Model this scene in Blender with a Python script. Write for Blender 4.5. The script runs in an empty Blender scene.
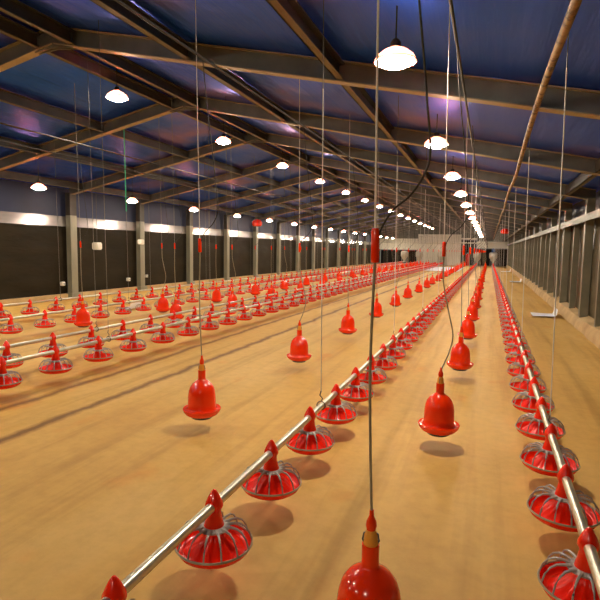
import bpy, bmesh, math, random
from mathutils import Vector, Matrix, noise
PI = math.pi
random.seed(7)
scene = bpy.context.scene
COL = scene.collection

# ------------------------------------------------------------------ geometry of the building (metres)
XL, XR = -12.3, 2.12          # side walls
XRIDGE, ZRIDGE, SLOPE = -5.95, 4.43, 0.212
Y0, Y1 = -4.5, 62.0
BEAM = 0.24                   # rafter depth
def under(x): return ZRIDGE - SLOPE * abs(x - XRIDGE)       # underside of the rafters
FRAMES = [6.1 + 3.39 * k for k in range(-2, 17)]
def near_frame(y): return any(abs(y - f) < .085 for f in FRAMES)
def top_at(x, y): return under(x) if near_frame(y) else under(x) + BEAM + .02   # where a hanging wire meets steel or roof

# ------------------------------------------------------------------ materials
def nodes(name):
    m = bpy.data.materials.new(name); m.use_nodes = True
    nt = m.node_tree; b = nt.nodes['Principled BSDF']
    return m, nt, b
def N(nt, t, **kw):
    n = nt.nodes.new(t)
    for k, v in kw.items(): setattr(n, k, v)
    return n
def ramp(nt, fac, stops):
    r = N(nt, 'ShaderNodeValToRGB'); e = r.color_ramp.elements
    e[0].position, e[0].color = stops[0][0], (*stops[0][1], 1)
    e[1].position, e[1].color = stops[-1][0], (*stops[-1][1], 1)
    for p, c in stops[1:-1]:
        q = e.new(p); q.color = (*c, 1)
    nt.links.new(fac, r.inputs[0]); return r.outputs[0]
def coords(nt, scale, kind='Object'):
    t = N(nt, 'ShaderNodeTexCoord'); mp = N(nt, 'ShaderNodeMapping')
    mp.inputs['Scale'].default_value = scale
    nt.links.new(t.outputs[kind], mp.inputs[0]); return mp.outputs[0]
def noise_tex(nt, vec, scale, detail=4, rough=.55):
    n = N(nt, 'ShaderNodeTexNoise'); n.inputs['Scale'].default_value = scale
    n.inputs['Detail'].default_value = detail; n.inputs['Roughness'].default_value = rough
    nt.links.new(vec, n.inputs['Vector']); return n.outputs['Fac']
def simple(name, c1, c2, rough=.5, metal=0, nscale=8, spec=.5, bump=0, trans=0, sc=(1, 1, 1), coat=0):
    m, nt, b = nodes(name)
    f = noise_tex(nt, coords(nt, sc), nscale)
    nt.links.new(ramp(nt, f, [(.3, c1), (.7, c2)]), b.inputs['Base Color'])
    b.inputs['Roughness'].default_value = rough; b.inputs['Metallic'].default_value = metal
    b.inputs['Specular IOR Level'].default_value = spec
    b.inputs['Coat Weight'].default_value = coat
    if trans: b.inputs['Transmission Weight'].default_value = trans
    if bump:
        bp = N(nt, 'ShaderNodeBump'); bp.inputs['Strength'].default_value = bump
        bp.inputs['Distance'].default_value = .02
        nt.links.new(f, bp.inputs['Height']); nt.links.new(bp.outputs[0], b.inputs['Normal'])
    return m

M = {}
M['red'] = simple('red_plastic', (.95, .016, .0), (.98, .024, .001), rough=.22, nscale=5, coat=.3)
M['panred'] = simple('pan_red_plastic', (.95, .014, .0), (.98, .02, .001), rough=.22, nscale=5, spec=.35, coat=.15)
M['orange'] = simple('orange_red_plastic', (.97, .032, .0), (.99, .045, .001), rough=.16, nscale=4, coat=.3)
M['amber'] = simple('amber_plastic', (.85, .32, .03), (.9, .40, .06), rough=.2, nscale=6)
M['black'] = simple('black_rubber', (.012, .011, .01), (.02, .018, .016), rough=.55)
M['hose'] = simple('grey_hose', (.26, .22, .14), (.34, .30, .20), rough=.5, nscale=20)
M['grille'] = simple('grey_plastic_grille', (.34, .33, .31), (.44, .43, .40), rough=.35, nscale=10)
M['rim'] = simple('tan_grey_rim', (.30, .26, .17), (.40, .35, .24), rough=.35, nscale=10)
M['galv'] = simple('galvanised_tube', (.60, .57, .45), (.72, .70, .58), rough=.33, metal=.85, nscale=14)
M['cord'] = simple('pale_cord', (.80, .78, .74), (.88, .86, .82), rough=.6)
M['dullcord'] = simple('dull_cord', (.24, .23, .20), (.32, .30, .27), rough=.6)
M['wire'] = simple('dull_wire', (.12, .11, .10), (.18, .17, .15), rough=.5, metal=.5)
M['green'] = simple('green_cord', (.02, .45, .22), (.03, .55, .30), rough=.5)
M['lining'] = simple('blue_lining', (.008, .018, .07), (.014, .028, .10), rough=.5, nscale=1)
M['steel'] = simple('frame_steel', (.12, .125, .115), (.19, .19, .165), rough=.5, metal=.25, nscale=3)
M['flange'] = simple('flange_steel', (.30, .25, .16), (.40, .33, .22), rough=.45, metal=.2, nscale=6)
M['pflange'] = simple('purlin_flange', (.10, .085, .06), (.17, .14, .09), rough=.4, metal=.3, nscale=4)
M['purlin'] = simple('purlin_steel', (.055, .05, .045), (.09, .08, .065), rough=.42, metal=.3, nscale=3)
M['post'] = simple('wall_post_steel', (.24, .24, .185), (.34, .335, .26), rough=.45, metal=.3, nscale=3, sc=(1, 1, .3))
M['rpost'] = simple('right_post_steel', (.19, .19, .145), (.27, .265, .20), rough=.4, metal=.35, nscale=3)
M['rail'] = simple('top_rail', (.10, .125, .10), (.15, .18, .14), rough=.45, metal=.2)
M['shade'] = simple('enamel_shade', (.85, .30, .16), (.9, .36, .2), rough=.35)
nt = M['shade'].node_tree; b = nt.nodes['Principled BSDF']; tr = N(nt, 'ShaderNodeBsdfTranslucent'); tr.inputs[0].default_value = (1, .62, .55, 1)
ms = N(nt, 'ShaderNodeMixShader'); ms.inputs[0].default_value = .5
nt.links.new(b.outputs[0], ms.inputs[1]); nt.links.new(tr.outputs[0], ms.inputs[2]); nt.links.new(ms.outputs[0], nt.nodes['Material Output'].inputs[0])
M['whitebox'] = simple('white_box', (.75, .74, .66), (.82, .8, .73), rough=.5)
M['cream'] = simple('cream_wall', (.80, .79, .68), (.88, .87, .78), rough=.7, nscale=1.2)
M['greyframe'] = simple('grey_frame', (.32, .36, .38), (.40, .44, .46), rough=.5)
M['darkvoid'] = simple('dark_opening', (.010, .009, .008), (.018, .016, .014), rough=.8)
M['paper'] = simple('white_paper', (.88, .90, .96), (.93, .94, .98), rough=.45, nscale=3)
M['hopper'] = simple('hopper_metal', (.50, .48, .42), (.62, .60, .53), rough=.45, metal=.2)
M['blue'] = simple('blue_plastic', (.03, .12, .4), (.04, .16, .5), rough=.4)
M['curb'] = simple('curb_concrete', (.40, .27, .12), (.60, .42, .20), rough=.85, nscale=2.2, bump=.6)

# rusty overhead pipe
m, nt, b = nodes('rusty_pipe'); M['rust'] = m
v = coords(nt, (1, 1, 1)); f = noise_tex(nt, v, 9, 6, .7)
nt.links.new(ramp(nt, f, [(.42, (.05, .025, .01)), (.5, (.30, .18, .07)), (.72, (.46, .30, .12))]), b.inputs['Base Color'])
b.inputs['Roughness'].default_value = .55

# floor: ochre litter on concrete, streaks along the shed
m, nt, b = nodes('floor_ochre'); M['floor'] = m
big = noise_tex(nt, coords(nt, (1, .35, 1)), .8, 5, .6)
fine = noise_tex(nt, coords(nt, (1, 1, 1)), 9, 6, .65)
strk = noise_tex(nt, coords(nt, (2.6, .12, 1)), 1.6, 4, .6)
c1 = ramp(nt, big, [(.25, (.56, .30, .06)), (.5, (.66, .40, .10)), (.75, (.74, .49, .17))])
c2 = ramp(nt, strk, [(.3, (.72, .66, .55)), (.5, (.97, .96, .93)), (.75, (1, 1, 1))])
c3 = ramp(nt, fine, [(.3, (.80, .78, .74)), (.6, (1, 1, 1))])
mx = N(nt, 'ShaderNodeMixRGB', blend_type='MULTIPLY'); mx.inputs[0].default_value = .8
nt.links.new(c1, mx.inputs[1]); nt.links.new(c2, mx.inputs[2])
mx2 = N(nt, 'ShaderNodeMixRGB', blend_type='MULTIPLY'); mx2.inputs[0].default_value = .55
nt.links.new(mx.outputs[0], mx2.inputs[1]); nt.links.new(c3, mx2.inputs[2])
# two narrow dark brown tracks coloured into the floor along the shed, with ragged edges
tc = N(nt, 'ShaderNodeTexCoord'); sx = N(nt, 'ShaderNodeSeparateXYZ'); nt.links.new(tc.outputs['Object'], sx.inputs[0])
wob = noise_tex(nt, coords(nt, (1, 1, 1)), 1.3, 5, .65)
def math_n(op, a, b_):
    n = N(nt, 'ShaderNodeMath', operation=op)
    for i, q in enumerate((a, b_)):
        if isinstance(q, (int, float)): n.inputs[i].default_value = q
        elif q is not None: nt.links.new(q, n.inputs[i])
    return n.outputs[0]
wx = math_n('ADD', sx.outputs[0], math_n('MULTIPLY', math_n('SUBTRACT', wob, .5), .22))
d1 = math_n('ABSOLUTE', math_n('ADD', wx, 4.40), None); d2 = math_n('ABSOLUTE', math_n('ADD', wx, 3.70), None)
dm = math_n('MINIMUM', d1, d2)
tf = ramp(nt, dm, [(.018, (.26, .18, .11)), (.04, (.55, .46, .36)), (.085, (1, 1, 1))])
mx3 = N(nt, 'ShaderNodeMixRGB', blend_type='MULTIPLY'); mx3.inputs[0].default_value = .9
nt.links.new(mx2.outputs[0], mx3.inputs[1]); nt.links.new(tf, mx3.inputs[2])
st = noise_tex(nt, coords(nt, (1, .6, 1)), 1.9, 3, .5)
stf = ramp(nt, st, [(.62, (1, 1, 1)), (.72, (1.0, .78, .55))])
mx4 = N(nt, 'ShaderNodeMixRGB', blend_type='MULTIPLY'); mx4.inputs[0].default_value = .7
nt.links.new(mx3.outputs[0], mx4.inputs[1]); nt.links.new(stf, mx4.inputs[2])
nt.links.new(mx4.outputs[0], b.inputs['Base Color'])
b.inputs['Roughness'].default_value = .62; b.inputs['Specular IOR Level'].default_value = .35
bp = N(nt, 'ShaderNodeBump'); bp.inputs['Strength'].default_value = .25; bp.inputs['Distance'].default_value = .01
nt.links.new(fine, bp.inputs['Height']); nt.links.new(bp.outputs[0], b.inputs['Normal'])

# roof lining: shiny blue and purple-grey foil
m, nt, b = nodes('roof_foil'); M['roof'] = m
f1 = noise_tex(nt, coords(nt, (.5, .45, 1)), 1.1, 3, .5)
f2 = noise_tex(nt, coords(nt, (5, .35, 1)), 1.5, 3, .5)
nt.links.new(ramp(nt, f1, [(.34, (.004, .12, 1.0)), (.52, (.035, .14, .95)), (.68, (.24, .18, .72))]), b.inputs['Base Color'])
b.inputs['Metallic'].default_value = .92; b.inputs['Roughness'].default_value = .42
bp = N(nt, 'ShaderNodeBump'); bp.inputs['Strength'].default_value = .5; bp.inputs['Distance'].default_value = .04
nt.links.new(f2, bp.inputs['Height']); nt.links.new(bp.outputs[0], b.inputs['Normal'])

# curtain walls
def curtain_mat(name, c1, c2, rough):
    m, nt, b = nodes(name)
    f = noise_tex(nt, coords(nt, (1, .5, 2.2)), 1.4, 5, .6)
    nt.links.new(ramp(nt, f, [(.3, c1), (.7, c2)]), b.inputs['Base Color'])
    b.inputs['Roughness'].default_value = rough; b.inputs['Specular IOR Level'].default_value = .18
    bp = N(nt, 'ShaderNodeBump'); bp.inputs['Strength'].default_value = .5; bp.inputs['Distance'].default_value = .05
    nt.links.new(f, bp.inputs['Height']); nt.links.new(bp.outputs[0], b.inputs['Normal'])
    return m
M['curtain'] = curtain_mat('dark_curtain', (.013, .0095, .004), (.024, .018, .008), .6)
M['rcurtain'] = curtain_mat('right_curtain', (.075, .062, .036), (.12, .10, .062), .42)
m, nt, b = nodes('shiny_band'); M['band'] = m
f = noise_tex(nt, coords(nt, (1, .25, 3)), 3, 3)
nt.links.new(ramp(nt, f, [(.3, (.42, .40, .40)), (.7, (.52, .50, .50))]), b.inputs['Base Color'])
b.inputs['Metallic'].default_value = .6; b.inputs['Roughness'].default_value = .2

# lamp lens: gives off light
m, nt, b = nodes('lamp_lens'); M['lens'] = m
b.inputs['Base Color'].default_value = (1, .95, .85, 1)
b.inputs['Emission Color'].default_value = (1, .84, .64, 1)
b.inputs['Emission Strength'].default_value = 190

# ------------------------------------------------------------------ mesh helpers
def build(name, bm, mats, parent=None, smooth=True):
    bmesh.ops.recalc_face_normals(bm, faces=bm.faces)
    me = bpy.data.meshes.new(name); bm.to_mesh(me); bm.free()
    if not isinstance(mats, (list, tuple)): mats = [mats]
    for mm in mats: me.materials.append(mm)
    for p in me.polygons: p.use_smooth = smooth
    if smooth:
        me.set_sharp_from_angle(angle=math.radians(40))
    o = bpy.data.objects.new(name, me); COL.objects.link(o)
    if parent: o.parent = parent
    return o
def empty(name, loc=(0, 0, 0)):
    o = bpy.data.objects.new(name, None); o.empty_display_size = .1
    COL.objects.link(o); o.location = loc; return o
def tag(o, label, cat, group=None, kind=None):
    if label: o['label'] = label
    if cat: o['category'] = cat
    if group: o['group'] = group
    if kind: o['kind'] = kind
    return o
def box(bm, x0, x1, y0, y1, z0, z1, mi=0):
    vs = [bm.verts.new(p) for p in ((x0,y0,z0),(x1,y0,z0),(x1,y1,z0),(x0,y1,z0),(x0,y0,z1),(x1,y0,z1),(x1,y1,z1),(x0,y1,z1))]
    for f in ((0,3,2,1),(4,5,6,7),(0,1,5,4),(1,2,6,5),(2,3,7,6),(3,0,4,7)):
        fc = bm.faces.new([vs[i] for i in f]); fc.material_index = mi
def lathe(bm, prof, seg=32, c=(0, 0, 0), pleat=None, mi=0):
    rings = []
    for r, z in prof:
        if r < 1e-5: rings.append([bm.verts.new((c[0], c[1], c[2] + z))])
        else:
            ring = []
            for i in range(seg):
                a = 2 * PI * i / seg; rr = r
                zz = z + (pleat(a, r, z) if pleat else 0)
                ring.append(bm.verts.new((c[0] + rr * math.cos(a), c[1] + rr * math.sin(a), c[2] + zz)))
            rings.append(ring)
    for A, B in zip(rings, rings[1:]):
        for i in range(seg):
            j = (i + 1) % seg
            if len(A) == 1 and len(B) == 1: continue
            if len(A) == 1: f = bm.faces.new((A[0], B[i], B[j]))
            elif len(B) == 1: f = bm.faces.new((A[i], A[j], B[0]))
            else: f = bm.faces.new((A[i], A[j], B[j], B[i]))
            f.material_index = mi
def tube(bm, pts, r, seg=8, mi=0, cap=True, closed=False):
    pts = [Vector(p) for p in pts]; n = len(pts)
    rr = r if isinstance(r, (list, tuple)) else [r] * n
    rings = []
    for i, p in enumerate(pts):
        a = pts[(i - 1) % n] if (closed or i > 0) else p
        b_ = pts[(i + 1) % n] if (closed or i < n - 1) else p
        t = (b_ - a).normalized()
        up = Vector((0, 0, 1)) if abs(t.z) < .9 else Vector((0, 1, 0))
        u = t.cross(up).normalized(); w = u.cross(t)
        rings.append([bm.verts.new(p + (u * math.cos(2*PI*k/seg) + w * math.sin(2*PI*k/seg)) * rr[i]) for k in range(seg)])
    prs = list(zip(rings, rings[1:])) + ([(rings[-1], rings[0])] if closed else [])
    for A, B in prs:
        for k in range(seg):
            j = (k + 1) % seg
            f = bm.faces.new((A[k], A[j], B[j], B[k])); f.material_index = mi
    if cap and not closed:
        bm.faces.new(rings[0]); bm.faces.new(rings[-1])
def copy_tree(o, parent=None, depth=0):
    c = o.copy(); COL.objects.link(c); c.parent = parent
    for ch in list(o.children): copy_tree(ch, c, depth + 1)
    return c
ORD = ['first','second','third','fourth','fifth','sixth','seventh','eighth','ninth','tenth','eleventh','twelfth','thirteenth','fourteenth','fifteenth','sixteenth']

# ------------------------------------------------------------------ setting
def floor():
    bm = bmesh.new()
    xs = [XL - .4 + i * (XR + .8 - XL) / 70 for i in range(71)]
    ys = []; y = Y0
    while y < Y1 + 3: ys.append(y); y += .22 if y < 14 else .9
    ys.append(Y1 + 3.0)
    g = [[bm.verts.new((x, y, 0.010 * noise.noise((x * .9, y * .5, 3)) - .012)) for x in xs] for y in ys]
    for j in range(len(ys) - 1):
        for i in range(len(xs) - 1):
            bm.faces.new((g[j][i], g[j][i+1], g[j+1][i+1], g[j+1][i]))
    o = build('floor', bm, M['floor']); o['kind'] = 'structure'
floor()
def struct(name, bm, mat, smooth=False):
    o = build(name, bm, mat, smooth=smooth); o['kind'] = 'structure'; return o

# ceiling: two pitched sheets with thickness, slightly sagging between the frames
bm = bmesh.new()
def sheet(xa, xb):
    nx, ny = 24, 19 * 8
    top, bot = [], []
    for j in range(ny + 1):
        y = Y0 + (Y1 + .3 - Y0) * j / ny
        ph = ((y - 6.1) / 3.39) % 1
        rb, rt = [], []
        for i in range(nx + 1):
            x = xa + (xb - xa) * i / nx
            z = under(x) + BEAM + .012 - .02 * math.sin(PI * ph) * (.6 + .4 * noise.noise((x, y * .4, 0)))
            rb.append(bm.verts.new((x, y, z))); rt.append(bm.verts.new((x, y, under(x) + BEAM + .1)))
        bot.append(rb); top.append(rt)
    for j in range(ny):
        for i in range(nx):
            bm.faces.new((bot[j][i], bot[j][i+1], bot[j+1][i+1], bot[j+1][i]))
            bm.faces.new((top[j][i], top[j+1][i], top[j+1][i+1], top[j][i+1]))
sheet(XL - .3, XRIDGE); sheet(XRIDGE, XR + .3)
struct('ceiling', bm, M['roof'], True)

# left wall: dark curtain with soft wrinkles, shiny band, blue lining above
bm = bmesh.new()
def wall_sheet(bm, x, y0, y1, z0, z1, amp, side, dy=.22, nz=14):
    ny = int((y1 - y0) / dy)
    g = []
    for j in range(ny + 1):
        y = y0 + (y1 - y0) * j / ny
        g.append([bm.verts.new((x + side * amp * noise.noise((y * 1.1, (z0 + (z1 - z0) * k / nz) * 2.6, 1.7)), y, z0 + (z1 - z0) * k / nz)) for k in range(nz + 1)])
    for j in range(ny):
        for k in range(nz): bm.faces.new((g[j][k], g[j+1][k], g[j+1][k+1], g[j][k+1]))
wall_sheet(bm, XL, Y0, Y1, 0, 2.24, .035, 1)
box(bm, XL - .2, XL - .06, Y0, Y1, 0, 2.24)
struct('wall_left', bm, M['curtain'], True)
bm = bmesh.new()   # shiny band leaning back
for y0 in [Y0] + FRAMES[2:]:
    pass
vs = []
a, b2 = (XL + .05, 2.16), (XL + .005, 2.47)
ny = 90
g = [[bm.verts.new((a[0] + (b2[0]-a[0])*k/3 + .004*noise.noise((0, j*1.3, k)), Y0 + (Y1-Y0)*j/ny, a[1] + (b2[1]-a[1])*k/3)) for k in range(4)] for j in range(ny+1)]
for j in range(ny):
    for k in range(3): bm.faces.new((g[j][k], g[j+1][k], g[j+1][k+1], g[j][k+1]))
box(bm, XL - .06, XL - .02, Y0, Y1, 2.16, 2.47)
struct('trim_1', bm, M['band'], True)
bm = bmesh.new(); box(bm, XL - .12, XL - .02, Y0, Y1, 2.47, under(XL) + BEAM + .02)
struct('trim_2', bm, M['lining'])
bm = bmesh.new(); box(bm, XL - .05, XL + .14, Y0, Y1, -.02, .10)
struct('baseboard_left', bm, M['curb'])
# right wall
bm = bmesh.new()
wall_sheet(bm, XR, Y0, Y1, .1, 2.36, .03, -1)
box(bm, XR + .05, XR + .2, Y0, Y1, 0, 2.36)
struct('wall_right', bm, M['rcurtain'], True)
bm = bmesh.new(); box(bm, XR + .06, XR + .12, Y0, Y1, 2.36, under(XR) + BEAM + .02)
struct('trim_3', bm, M['lining'])
bm = bmesh.new()
ny = 240; prof = [(XR + .02, -.05), (1.84, -.03), (1.87, .12), (1.93, .21), (XR + .04, .25)]
g = []
for j in range(ny + 1):
    y = Y0 + (Y1 - Y0) * j / ny
    g.append([bm.verts.new((x + (.035 * noise.noise((y * 1.4, i * .7, 5)) if 0 < i < 4 else 0), y, z + (.03 * noise.noise((y * 1.1, i * .5, 9)) if i > 1 else 0))) for i, (x, z) in enumerate(prof)])
for j in range(ny):
    for k in range(len(prof) - 1): bm.faces.new((g[j][k], g[j+1][k], g[j+1][k+1], g[j][k+1]))
struct('baseboard_right', bm, M['curb'], True)
# back wall behind the camera
bm = bmesh.new(); box(bm, XL - .1, XR + .1, Y0 - .1, Y0, 0, 4.8)
struct('wall_back', bm, M['curtain'])

# end wall: pale panels with dark openings
bm = bmesh.new()
W = .2; ye = Y1
def wbox(x0, x1, z0, z1): box(bm, x0, x1, ye, ye + W, z0, z1)
wbox(-12.3, -7.8, 1.72, 3.0)            # band over the left opening
wbox(-7.8, -3.0, 0, 3.5)               # centre panel
wbox(-3.0, -1.3, 2.95, 3.1)
wbox(-1.3, 2.12, 2.0, 2.75)             # band over the right opening
struct('wall_end', bm, M['cream']); bm = bmesh.new()
gp = [(-12.3, 3.0), (-7.8, 3.0), (-7.8, 3.5), (-3.0, 3.5), (-3.0, 3.1), (-1.3, 3.1), (-1.3, 2.75), (2.12, 2.75), (2.12, under(2.12)+.2), (XRIDGE, ZRIDGE+.2), (-12.3, under(-12.3)+.2)]
va = [bm.verts.new((x, ye + .02, z)) for x, z in gp]; vb = [bm.verts.new((x, ye + W, z)) for x, z in gp]
bm.faces.new(va); bm.faces.new(vb[::-1])
for i in range(len(gp)):
    j = (i + 1) % len(gp); bm.faces.new((va[i], va[j], vb[j], vb[i]))
struct('trim_8', bm, M['steel'])
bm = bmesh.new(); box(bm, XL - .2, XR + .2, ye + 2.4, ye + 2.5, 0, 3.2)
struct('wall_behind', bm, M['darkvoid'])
for i, (x0, x1, z1) in enumerate([(-12.2, -7.85, 1.72), (-2.85, -1.3, 2.95), (-1.3, 2.05, 2.0)]):
    bm = bmesh.new(); box(bm, x0, x0 + .09, ye - .05, ye + .1, 0, z1); box(bm, x1 - .09, x1, ye - .05, ye + .1, 0, z1)
    box(bm, x0 + .09, x1 - .09, ye - .05, ye + .1, z1 - .08, z1)
    struct('trim_%d' % (4 + i), bm, M['greyframe'])

# ------------------------------------------------------------------ portal frames
def sloped_beam(bm, xa, xb, y, hw, fl=.07):
    # web and two flanges following the roof slope
    def q(x0, x1, zo0, zo1, yy0, yy1, mi):
        ps = []
        for yy in (yy0, yy1):
            ps += [(x0, yy, under(x0) + zo0), (x1, yy, under(x1) + zo0), (x1, yy, under(x1) + zo1), (x0, yy, under(x0) + zo1)]
        v = [bm.verts.new(p) for p in ps]
        for f in ((0,1,2,3),(7,6,5,4),(0,4,5,1),(1,5,6,2),(2,6,7,3),(3,7,4,0)):
            fc = bm.faces.new([v[i] for i in f]); fc.material_index = mi
    q(xa, xb, .014, BEAM - .014, y - hw, y + hw, 0)
    q(xa, xb, 0, .014, y - fl, y + fl, 1)
    q(xa, xb, BEAM - .014, BEAM, y - fl, y + fl, 1)
def make_frame():
    root = empty('portal_frame')
    bm = bmesh.new(); sloped_beam(bm, XL + .12, XRIDGE - .02, 0, .012)
    build('rafter', bm, [M['steel'], M['flange']], root, False)
    bm = bmesh.new(); sloped_beam(bm, XRIDGE + .02, XR - .02, 0, .012)
    build('rafter', bm, [M['steel'], M['flange']], root, False)
    bm = bmesh.new()   # ridge gusset
    for yy in (-.045, .03):
        v = [(XRIDGE - .34, under(XRIDGE - .34) - .01), (XRIDGE, ZRIDGE - .05), (XRIDGE + .34, under(XRIDGE + .34) - .01),
             (XRIDGE + .34, under(XRIDGE + .34) + .2), (XRIDGE, ZRIDGE + .2), (XRIDGE - .34, under(XRIDGE - .34) + .2)]
        A = [bm.verts.new((x, yy, z)) for x, z in v]; B = [bm.verts.new((x, yy + .015, z)) for x, z in v]
        bm.faces.new(A); bm.faces.new(B[::-1])
        for i in range(6):
            j = (i + 1) % 6; bm.faces.new((A[i], A[j], B[j], B[i]))
    for dx in (-.25, -.12, .12, .25):
        for dz in (.05, .14):
            lathe(bm, [(0, 0), (.014, 0), (.014, .01), (0, .01)], 6, (XRIDGE + dx, -.05, under(XRIDGE + dx) + dz))
    build('ridge_plate', bm, M['steel'], root, False)
    # posts
    bm = bmesh.new()
    for z0, z1, mi in ((0, 2.5, 0), (2.5, under(XL) + .1, 1)):
        box(bm, XL + .07, XL + .23, -.13, -.115, z0, z1, mi); box(bm, XL + .07, XL + .23, .115, .13, z0, z1, mi)
        box(bm, XL + .23, XL + .245, -.13, .13, z0, z1, mi)
    box(bm, XL + .06, XL + .30, -.19, .19, -.01, .12)
    build('post', bm, [M['post'], M['purlin']], root, False)
    bm = bmesh.new()
    box(bm, XR - .17, XR - .02, -.10, -.085, .2, under(XR) + .06); box(bm, XR - .17, XR - .02, .085, .10, .2, under(XR) + .06)
    box(bm, XR - .185, XR - .17, -.10, .10, .2, under(XR) + .06)
    build('post', bm, M['rpost'], root, False)
    return root
fr0 = make_frame()
vis = [y for y in FRAMES if y > 5]
for i, y in enumerate(FRAMES):
    o = fr0 if i == 0 else copy_tree(fr0)
    o.location = (0, y, 0)
    k = vis.index(y) if y in vis else None
    if k is None: lab = ['steel roof frame furthest behind the camera position', 'steel roof frame directly overhead at the camera, out of view'][i]
    elif k < 8: lab = ('nearest' if k == 0 else ORD[k] + ' nearest') + ' sloping steel roof frame crossing the shed in view'
    else: lab = 'distant small steel roof frame beyond the eighth one in view'
    tag(o, lab, 'roof frame', 'steel frames crossing the shed')

# purlins along the shed; x where the eye line through the photo meets the roof
PURL = [(-11.6, 'lowest purlin on the left slope, next to the left wall'), (-9.75, 'left slope purlin, second up from the left wall'), (-7.95, 'left slope purlin, third up from the left wall'),
        (-6.22, 'dark steel purlin just left of the roof ridge'), (-5.62, 'dark steel purlin just right of the roof ridge'), (-3.75, 'long dark steel purlin, first down the right slope from the ridge pair'), (-1.72, 'dark steel purlin crossing over the camera row of lamps on the right slope'), (1.55, 'lowest purlin on the right slope above the right wall')]
for x, lab in PURL:
    bm = bmesh.new(); z = under(x)
    box(bm, x - .04, x - .025, Y0, Y1, z + .02, z + .2, 0)
    box(bm, x - .04, x + .045, Y0, Y1, z + .02, z + .034, 1)
    box(bm, x - .04, x + .045, Y0, Y1, z + .2, z + .214, 0)
    tag(build('purlin', bm, [M['purlin'], M['pflange']], None, False), lab, 'roof beam', 'purlins running the length of the roof')

# right wall rail and intermediate posts
bm = bmesh.new(); box(bm, XR - .30, XR - .187, Y0, Y1, 2.33, 2.40); box(bm, XR - .30, XR - .287, Y0, Y1, 2.26, 2.33)
tag(build('top_rail', bm, M['rail'], None, False), 'grey-green steel rail along the top of the right wall', 'rail')
p0 = None
for i, y in enumerate([FRAMES[0] + 1.695 + 3.39 * k for k in range(18)]):
    if y < 9: continue
    if p0 is None:
        bm = bmesh.new(); box(bm, XR - .15, XR - .03, -.06, -.048, .2, 2.33); box(bm, XR - .15, XR - .03, .048, .06, .2, 2.33); box(bm, XR - .162, XR - .15, -.06, .06, .2, 2.33)
        p0 = o = build('wall_post', bm, M['rpost'], None, False)
        n = 0
    else: o = p0.copy(); COL.objects.link(o); n += 1
    o.location = (0, y, 0)
    if n < 6: lab = 'slim grey steel post on the right wall between frame posts, %s nearest' % ORD[n]
    else: lab = 'slim distant grey post far down the right wall between frame posts'
    tag(o, lab, 'post', 'slim posts along the right wall')

# ------------------------------------------------------------------ lamps
def make_lamp():
    root = empty('hanging_lamp')
    bm = bmesh.new(); lathe(bm, [(.172, -.005), (.176, 0), (.15, .045), (.10, .085), (.045, .11), (.045, .105), (.096, .078), (.145, .038), (.168, -.004), (.172, -.005)], 28)
    build('lamp_shade', bm, M['shade'], root)
    bm = bmesh.new(); lathe(bm, [(0, -.052), (.06, -.045), (.11, -.028), (.145, -.006), (.155, .006), (.12, .01), (0, .012)], 28)
    build('bulb', bm, M['lens'], root)
    bm = bmesh.new(); lathe(bm, [(0, .10), (.044, .10), (.044, .15), (.03, .17), (.012, .185), (0, .186)], 16)
    build('socket', bm, M['black'], root)
    return root
l0 = make_lamp(); cordmesh = {}
def lamp_cord(x, y, z):
    top = top_at(x, y); x = (x, near_frame(y))
    if x not in cordmesh:
        bm = bmesh.new(); tube(bm, [(0, 0, .17), (0, 0, top - z)], .006, 6)
        o = build('cord', bm, M['black']); cordmesh[x] = o
    else:
        o = cordmesh[x].copy(); COL.objects.link(o)
    return o
first = True
for x, z, ys, nm, vis0 in ((-.80, 3.14, [-2.65] + [4.45 + 3.55 * k for k in range(0, 16)], 'right row', 3), (-5.69, 3.94, [7.08 + 3.55 * k for k in range(-3, 15)], 'ridge row', 5), (-10.35, 2.96, [9.95 + 3.55 * k for k in range(-3, 15)], 'left row', 8)):
    n = 0
    for y in ys:
        if y > Y1 - 1: continue
        o = l0 if first else copy_tree(l0); first = False
        for c in list(o.children):
            if c.name.startswith('cord'): bpy.data.objects.remove(c)
        o.location = (x, y, z); c = lamp_cord(x, y, z); c.parent = o
        if y < vis0: lab = 'lit shaded lamp of the %s, behind the view' % nm
        elif n < 8: lab = 'glowing shaded lamp hanging in the %s, %s from the camera' % (nm, 'nearest' if n == 0 else ORD[n]); n += 1
        else: lab = 'small far glowing lamp near the end of the %s' % nm
        tag(o, lab, 'lamp', 'hanging lamps of the ' + nm)

# ------------------------------------------------------------------ feeder lines
TZ = .362; DA = .715
LINES = [('centre', -1.19, 1.425, 'feeder tube running up from the lower left corner', 3.87), ('right', .46, 2.415, 'rightmost feeder tube', 3.9),
         ('l1', -4.70, 3.965, 'nearest of the four left feeder tubes', 5.6), ('l2', -5.42, 4.645, 'second nearest of the four left feeder tubes', 6.2),
         ('l3', -7.45, 6.485, 'third nearest of the four left feeder tubes', 9.55), ('l4', -9.13, 7.735, 'feeder tube closest to the left wall', 9.3)]
def grille_bm(n=14, seg=5):
    bm = bmesh.new()
    lathe(bm, [(.044, .246), (.062, .243), (.078, .250), (.079, .256), (.056, .263), (.044, .262), (.044, .246)], 28)
    prof = [(.055, .256), (.088, .264), (.122, .262), (.150, .246), (.171, .215), (.182, .178)]
    for i in range(n):
        a = 2 * PI * (i + .5) / n
        tube(bm, [(r * math.cos(a), r * math.sin(a), z) for r, z in prof], [.0088, .0068, .0055, .0046, .0042, .004], seg)
    return bm
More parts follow.
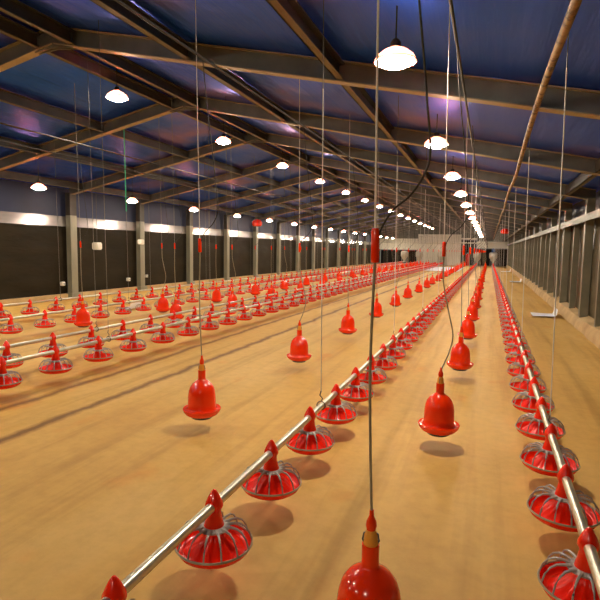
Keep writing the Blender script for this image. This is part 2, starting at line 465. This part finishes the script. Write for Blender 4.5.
def pan_bm(seg=56):
    bm = bmesh.new()
    def pl(a, r, z): return .0045 * math.cos(14 * a) * (1 if .05 < r < .125 and z > .14 else 0)
    lathe(bm, [(0, .118), (.11, .118), (.145, .125), (.170, .142), (.180, .160), (.183, .172), (.179, .174), (.172, .158), (.158, .143), (.146, .140), (.138, .144), (.112, .163), (.082, .187), (.054, .210), (.046, .238), (.0, .240)], seg, pleat=pl)
    return bm
HOP = [(.046, .236), (.051, .250), (.049, .264), (.040, .295), (.034, .330), (.036, .342), (.044, .358), (.0425, .374), (.031, .400), (.017, .426), (.007, .4385), (0, .440)]
def make_pan():
    root = empty('feeder_pan')
    build('pan', pan_bm(), M['panred'], root)
    bm = bmesh.new(); lathe(bm, HOP, 20); build('drop_cone', bm, M['red'], root)
    g = build('grille', grille_bm(), M['grille'], root)
    bm = bmesh.new(); tube(bm, [(.1845 * math.cos(2*PI*i/40), .1845 * math.sin(2*PI*i/40), .174) for i in range(40)], .0055, 6, closed=True)
    rm = build('rim_ring', bm, M['rim'], g); 
    return root
allp = []
for key, x, y0, desc, cy in LINES:
    y = y0; n = 0
    while y < Y1 - 2.6:
        allp.append((y, x, n, key, desc)); n += 1; y += DA
allp.sort()
p0 = make_pan(); near, rest = allp[:298], allp[298:]
p_first = True
SH = {'centre': 'on the long centre tube', 'right': 'on the rightmost tube', 'l1': 'on the nearest left tube',
      'l2': 'on the second left tube', 'l3': 'on the third left tube', 'l4': 'on the tube nearest the left wall'}
rnd = random.Random(3)
for y, x, n, key, desc in near:
    o = p0 if p_first else copy_tree(p0); p_first = False
    o.location = (x, y + rnd.uniform(-.01, .01), 0)
    for c in o.children:
        if c.name.startswith('grille'): c.rotation_euler = (0, 0, rnd.uniform(0, .4))
    if n < 14: lab = 'red feeder pan, %s from the front %s' % (ORD[n], SH[key])
    else: lab = 'small red feeder pan beyond the fourteenth %s' % SH[key]
    tag(o, lab, 'feeder pan', 'feeder pans ' + SH[key])
bm = bmesh.new()
for y, x, n, key, desc in rest:
    lathe(bm, [(0, .118), (.145, .125), (.183, .172), (.138, .144), (.052, .205), (.05, .26), (.036, .33), (.044, .37), (0, .437)], 14, (x, y, 0), mi=0)
    tube(bm, [(x + .1845 * math.cos(2*PI*i/14), y + .1845 * math.sin(2*PI*i/14), .174) for i in range(14)], .007, 4, closed=True, mi=1)
    for i in range(8):
        a = 2 * PI * i / 8
        tube(bm, [(x + r * math.cos(a), y + r * math.sin(a), z) for r, z in ((.05, .256), (.122, .262), (.182, .178))], .005, 4, mi=1, cap=False)
tag(build('feeder_pan', bm, [M['panred'], M['grille']]), 'mass of tiny red feeder pans at the far end of the feeder tubes', 'feeder pan', None, 'stuff')
for key, x, y0, desc, cy in LINES:
    bm = bmesh.new(); ys = y0 - 1.6 if key not in ('centre', 'right') else .2
    tube(bm, [(x, ys, TZ), (x, Y1 - 1.5, TZ)], .0235, 16)
    r = build('feeder_tube', bm, M['galv'])
    tag(r, 'galvanised steel ' + desc, 'feeder tube', 'feeder tubes running down the shed')
# suspension cables with hooks
def make_susp(x, mat, y, name='suspension_cable'):
    root = empty(name)
    top = top_at(x, y); green = mat is M['green']
    zs = 2.35 if green else 2.8
    bm = bmesh.new(); tube(bm, [(0, 0, TZ + .11), (0, 0, zs)], .004 if x > -2 else .0026, 6); build('cord', bm, M['cord'] if x > -2 else M['dullcord'], root)
    if green:
        bm = bmesh.new(); tube(bm, [(0, 0, zs), (0, 0, top)], .011, 8); o = build('strap', bm, mat, root); o['label'] = 'bright green upper strap'
    else:
        bm = bmesh.new(); tube(bm, [(0, 0, zs), (0, 0, top)], .003, 6); build('wire', bm, M['wire'], root)
    bm = bmesh.new()
    tube(bm, [(.034 * math.cos(a), 0, TZ + .002 + .034 * math.sin(a)) for a in [2*PI*i/20 for i in range(20)]], .005, 6, closed=True)
    tube(bm, [(0, 0, TZ + .034), (.012, 0, TZ + .06), (-.01, 0, TZ + .085), (0, 0, TZ + .12)], .005, 6)
    build('hook', bm, M['wire'], root)
    return root
for key, x, y0, desc, cy in LINES:
    s0 = {}; n = 0; y = cy
    while y < Y1 - 3:
        q = near_frame(y)
        if key == 'l3' and n == 0: o = make_susp(x, M['green'], y)
        elif q not in s0: o = s0[q] = make_susp(x, M['cord'], y)
        else: o = copy_tree(s0[q])
        o.location = (x, y, 0); o.rotation_euler = (0, -.015, 0)
        col = 'green-topped' if (key == 'l3' and n == 0) else 'thin pale'
        if n < 5: lab = '%s cable holding up %s, %s from the front' % (col, SH[key][3:], ORD[n])
        else: lab = 'thin distant cable holding up %s' % SH[key][3:]
        tag(o, lab, 'cable', 'suspension cables of the feeder lines')
        n += 1; y += 3.39

# feed hoppers at the far ends of the tubes
h0 = None
def make_hopper():
    root = empty('feed_hopper'); bm = bmesh.new()
    lathe(bm, [(0, .42), (.10, .42), (.12, .5), (.40, .95), (.42, 1.0), (.42, 1.42), (.36, 1.5), (.2, 1.56), (0, 1.58)], 20)
    build('bin', bm, M['hopper'], root)
    for sx in (-1, 1):
        for sy in (-1, 1):
            bm = bmesh.new(); tube(bm, [(.30 * sx, .30 * sy, 0), (.27 * sx, .27 * sy, 1.02)], .022, 6); build('leg', bm, M['greyframe'], root)
    bm = bmesh.new(); box(bm, -.14, .14, -.16, .14, .24, .46); build('feed_boot', bm, M['greyframe'], root)
    return root
for x, lab in ((.46, 'pale metal feed hopper at the far end of the rightmost feeder tube'), (-1.19, 'pale metal feed hopper at the far end of the centre feeder tube'),
               (-5.06, 'pale metal feed hopper shared by the two nearer left tubes, before the pale end wall'),
               (-7.45, 'pale metal feed hopper at the far end of the third left tube'), (-9.13, 'pale metal feed hopper at the far end of the tube closest to the left wall')):
    o = make_hopper() if h0 is None else copy_tree(h0); h0 = h0 or o
    o.location = (x, Y1 - 1.2, 0); tag(o, lab, 'hopper', 'feed hoppers at the end wall')

# ------------------------------------------------------------------ bell drinkers
BELL = [(0, .128), (.095, .128), (.118, .132), (.142, .145), (.160, .168), (.167, .190), (.162, .197), (.150, .190), (.132, .192), (.1235, .203), (.1215, .25), (.119, .31), (.113, .35), (.101, .385), (.079, .415), (.052, .436), (.037, .446), (.0325, .454), (.032, .47), (.032, .53), (0, .531)]
def make_drinker():
    root = empty('bell_drinker')
    bm = bmesh.new(); lathe(bm, BELL, 40); build('bell', bm, M['orange'], root)
    bm = bmesh.new(); lathe(bm, [(0, .105), (.085, .107), (.098, .118), (.1, .13), (0, .13)], 32); build('ballast', bm, M['black'], root)
    bm = bmesh.new(); lathe(bm, [(0, .528), (.026, .528), (.029, .536), (.024, .548), (.025, .566), (.016, .586), (0, .592)], 20); build('valve', bm, M['amber'], root)
    bm = bmesh.new()
    tube(bm, [(-.012, 0, .578), (-.026, 0, .57), (-.03, 0, .545), (-.024, 0, .53), (0, 0, .527), (.024, 0, .53), (.03, 0, .545), (.026, 0, .57), (.012, 0, .578)], .0035, 6)
    build('clip', bm, M['wire'], root)
    bm = bmesh.new(); lathe(bm, [(0, .585), (.017, .586), (.020, .60), (.018, .618), (.009, .638), (.008, .66), (0, .661)], 16); build('hose_cap', bm, M['orange'], root)
    return root
PZ = 3.12
def bez(pts, n=6):
    out = []; P = [Vector(p) for p in pts]
    for i in range(len(P) - 1):
        p0 = P[max(i-1, 0)]; p1 = P[i]; p2 = P[i+1]; p3 = P[min(i+2, len(P)-1)]
        for k in range(n):
            t = k / n
            out.append(.5 * ((2*p1) + (-p0+p2)*t + (2*p0-5*p1+4*p2-p3)*t*t + (-p0+3*p1-3*p2+p3)*t**3))
    out.append(P[-1]); return out
def make_hang(x, bulge, y):
    root = empty('drinker_hose'); top = top_at(x, y)
    bm = bmesh.new()
    if bulge: pts = [(0, 0, .64), (.06, 0, .79), (.085, 0, .93), (.05, 0, 1.11), (.02, 0, 1.25), (.0, 0, 1.38), (0, 0, 1.56)]
    else: pts = [(0, 0, .64), (-.008, 0, .9), (-.012, 0, 1.2), (0, 0, 1.56)]
    tube(bm, bez(pts), .0052, 8); build('hose', bm, M['hose'], root)
    bm = bmesh.new(); lathe(bm, [(0, 1.555), (.013, 1.557), (.0145, 1.57), (.0145, 1.665), (.011, 1.675), (0, 1.676)], 14); build('regulator', bm, M['orange'], root)
    bm = bmesh.new(); tube(bm, [(0, 0, 1.67), (0, 0, top)], .004 if x > -1 else .003, 6); build('cord', bm, M['cord'] if x > -3 else M['dullcord'], root)
    bm = bmesh.new()
    tube(bm, bez([(.010, 0, 1.64), (.022, 0, 1.675), (.06, 0, 1.735), (.12, 0, 1.785), (.165, 0, 1.855), (.18, 0, 1.93), (.165, 0, 2.1), (.14, 0, 2.35), (.09, 0, 2.8), (.06, 0, PZ)]), .0038, 6)
    build('branch_hose', bm, M['black'], root)
    return root
DROWS = [('D2', -.355, 1.80, 24, 'right-hand row'), ('D1', -2.31, 3.93, 23, 'row left of the centre tube'),
         ('D3', -6.95, 7.6, 21, 'row before the third left tube'), ('D4', -5.95, 9.1, 20, 'row behind the second left tube')]
d0 = make_drinker(); dfirst = True
rr = random.Random(11)
for key, x, y0, cnt, desc in DROWS:
    hs = {}
    for k in range(cnt):
        y = y0 + 2.51 * k
        if y > Y1 - 3: break
        jx = rr.uniform(-.02, .02) if k > 1 else 0
        if key == 'D2': jx += (0, .035, .075)[min(k, 2)]
        o = d0 if dfirst else copy_tree(d0); dfirst = False
        o.location = (x + jx, y, 0); o.rotation_euler = (0, 0, rr.uniform(0, 3) if k else .15)
        if k < 10: lab = 'red bell drinker, %s from the front in the %s' % (ORD[k], desc)
        else: lab = 'tiny red bell drinker beyond the tenth in the %s' % desc
        tag(o, lab, 'drinker', 'bell drinkers in the ' + desc)
        useb = (k % 3 == 1)
        q = (useb, near_frame(y))
        if q not in hs: h = hs[q] = make_hang(x, useb, y)
        else: h = copy_tree(hs[q])
        h.location = (x + jx + .018 * .65, y, .0); h.rotation_euler = (0, -.018, 0)
        if k < 10: lab = 'hose with red regulator above the %s drinker, %s' % (ORD[k], desc)
        else: lab = 'thin distant hose above the far drinkers, %s' % desc
        tag(h, lab, 'hose', 'hoses above the drinkers')
    bm = bmesh.new(); tube(bm, [(x + .06, Y0 + .2, PZ), (x + .06, Y1 - .5, PZ)], .011, 8)
    tag(build('water_pipe', bm, M['black']), 'dark overhead water pipe above the drinkers, %s' % desc, 'pipe')

# rusty feed pipe overhead on the right
bm = bmesh.new()
pts = [(.36 + .015 * math.sin(y * .8), y, 2.93 + .012 * math.sin(y * 1.7)) for y in [Y0 + .3 + i * .8 for i in range(int((Y1 - Y0 - 1) / .8))]]
tube(bm, pts, .028, 12)
o = build('overhead_pipe', bm, M['rust'])
tag(o, 'long rust-spotted brown pipe under the right side of the roof', 'pipe')
# ties holding the overhead pipe
# red drum on the overhead pipe
def drum(x, y, z, lab):
    root = empty('cable_drum', (x, y, z)); bm = bmesh.new()
    lathe(bm, [(0, -.14), (.15, -.14), (.21, -.08), (.21, .02), (.15, .10), (.06, .14), (0, .14)], 24); build('drum', bm, M['red'], root)
    bm = bmesh.new(); tube(bm, [(0, 0, .12), (0, 0, under(x) + BEAM + .02 - z)], .008, 6); build('hanger', bm, M['wire'], root)
    tag(root, lab, 'drum')
drum(.75, 30.2, 2.72, 'round red drum hanging under the roof near the right wall')
drum(-8.9, 19.5, 2.62, 'round red drum hanging under the left roof slope')
# cream pipe across the end wall
bm = bmesh.new(); tube(bm, [(-11.8, Y1 - .35, 2.55), (2.0, Y1 - .35, 2.55)], .06, 8)
for x in (-11.6, -4, 1.8): tube(bm, [(x, Y1 - .35, 2.55), (x, Y1 - .002, 2.55)], .03, 6)
tag(build('cross_pipe', bm, M['cream']), 'cream pipe running across in front of the end wall', 'pipe')
# red cylinder by the dark doorway of the end wall
root = empty('gas_cylinder', (-2.25, Y1 + .55, 0))
bm = bmesh.new(); lathe(bm, [(0, 0), (.22, 0), (.24, .05), (.24, 1.15), (.18, 1.3), (.07, 1.36), (0, 1.37)], 20); build('tank', bm, M['red'], root)
bm = bmesh.new(); lathe(bm, [(0, 1.36), (.04, 1.36), (.04, 1.48), (0, 1.5)], 10); build('valve', bm, M['galv'], root)
tag(root, 'upright red cylinder inside the dark doorway of the end wall', 'cylinder')
# blue fitting above the right hopper
root = empty('blue_container', (.46, Y1 - 1.2, 1.58))
bm = bmesh.new(); lathe(bm, [(0, 0), (.16, 0), (.19, .05), (.17, .26), (.1, .34), (.05, .4), (0, .4)], 16); build('tub', bm, M['blue'], root)
bm = bmesh.new(); tube(bm, [(-.17, 0, .24), (-.1, 0, .44), (.1, 0, .44), (.17, 0, .24)], .012, 6); build('handle', bm, M['whitebox'], root)
tag(root, 'small blue container on top of the rightmost feed hopper', 'container')

# boxes on and near the left wall
def wbx(x, y, z, s, lab, hang=False):
    root = empty('sensor_box' if hang else 'socket_box', (x, y, z)); bm = bmesh.new()
    box(bm, -s * .5, s * .5, -s * .5, s * .5, -s * .5, s * .5)
    bmesh.ops.bevel(bm, geom=bm.edges[:], offset=s * .12, segments=2, affect='EDGES')
    build('case', bm, M['whitebox'], root)
    bm = bmesh.new()
    if hang: tube(bm, [(0, 0, s * .45), (0, 0, under(x) + BEAM + .02 - z)], .005, 6); build('cord', bm, M['wire'], root)
    else: box(bm, s * .5, s * .56, -s * .25, s * .25, -s * .2, s * .2); build('cover', bm, M['greyframe'], root)
    tag(root, lab, 'box')
wbx(-11.0, 12.67, 1.58, .22, 'white sensor box hanging in front of the left wall, the nearer one', True)
wbx(-11.0, 14.77, 1.74, .17, 'smaller white sensor box hanging by the second left wall post', True)
wbx(XL + .12, 12.5, .42, .12, 'small white socket box low on the left wall before the nearest post')
wbx(XL + .12, 15.6, .40, .12, 'small white socket box low on the left wall before the second post')
wbx(XL + .38, 16.3, .50, .10, 'small white socket box on the second left wall post')

# white paper sheets on the floor
def sheet_paper(x, y, lx, ly, curl, lab, rot=0):
    bm = bmesh.new(); nx, ny = 12, 8; g = []
    for j in range(ny + 1):
        row = []
        for i in range(nx + 1):
            u = i / nx; v_ = j / ny
            px = (u - .5) * lx; py = (v_ - .5) * ly
            z = .012 + .012 * (1 + noise.noise((px * 3, py * 3, x)))
            if curl and u > .86: z += curl * ((u - .86) / .14) ** 1.5; px = (.86 - .5) * lx + (u - .86) * lx * .35
            row.append((px, py, z))
        g.append(row)
    for off in (0, .004):
        V = [[bm.verts.new((p[0], p[1], p[2] + off)) for p in r] for r in g]
        for j in range(ny):
            for i in range(nx): bm.faces.new((V[j][i], V[j][i+1], V[j+1][i+1], V[j+1][i]))
    o = build('paper_sheet', bm, M['paper']); o.location = (x, y, 0); o.rotation_euler = (0, 0, rot)
    tag(o, lab, 'paper sheet')
sheet_paper(1.42, 14.6, .62, .75, .17, 'white sheet with upturned edge on the floor by the right wall, nearest one')
sheet_paper(1.45, 30.5, .62, 1.0, .16, 'white curled sheet by the right wall, the middle one of three')
sheet_paper(1.4, 46, .8, 1.4, .2, 'white curled sheet by the right wall, farthest of three')
sheet_paper(-3.55, 48.5, 2.7, 11, 0, 'big white sheet lying on the floor far back left of the centre feeder tube')
sheet_paper(-8.55, 11.0, .42, .42, .14, 'crumpled white sheet between the two left feeder lines by the wall')

# ------------------------------------------------------------------ world, camera, output look
w = bpy.data.worlds.new('night'); scene.world = w; w.use_nodes = True
w.node_tree.nodes['Background'].inputs[0].default_value = (.02, .025, .05, 1)
w.node_tree.nodes['Background'].inputs[1].default_value = .2

F, YAW, PIT, ROL, H = 522.05, .3444, .0978, .0165, 1.6
cy, sy, cp, sp = math.cos(YAW), math.sin(YAW), math.cos(PIT), math.sin(PIT)
D0 = Vector((-sy, cy, 0)); U0 = Vector((0, 0, 1)); R0 = Vector((cy, sy, 0))
D = D0 * cp - U0 * sp; U = D0 * sp + U0 * cp
Rv = R0 * math.cos(ROL) + U * math.sin(ROL); Uv = -R0 * math.sin(ROL) + U * math.cos(ROL)
cam = bpy.data.cameras.new('camera'); co = bpy.data.objects.new('camera', cam); COL.objects.link(co)
mw = Matrix((Rv, Uv, -D)).transposed().to_4x4(); mw.translation = Vector((0, 0, H)); co.matrix_world = mw
cam.sensor_width = 36; cam.lens = F / 600 * 36; cam.clip_start = .02; cam.clip_end = 300
scene.camera = co
scene.view_settings.view_transform = 'Standard'; scene.view_settings.look = 'None'
scene.view_settings.gamma = 1; scene.view_settings.exposure = 0.6
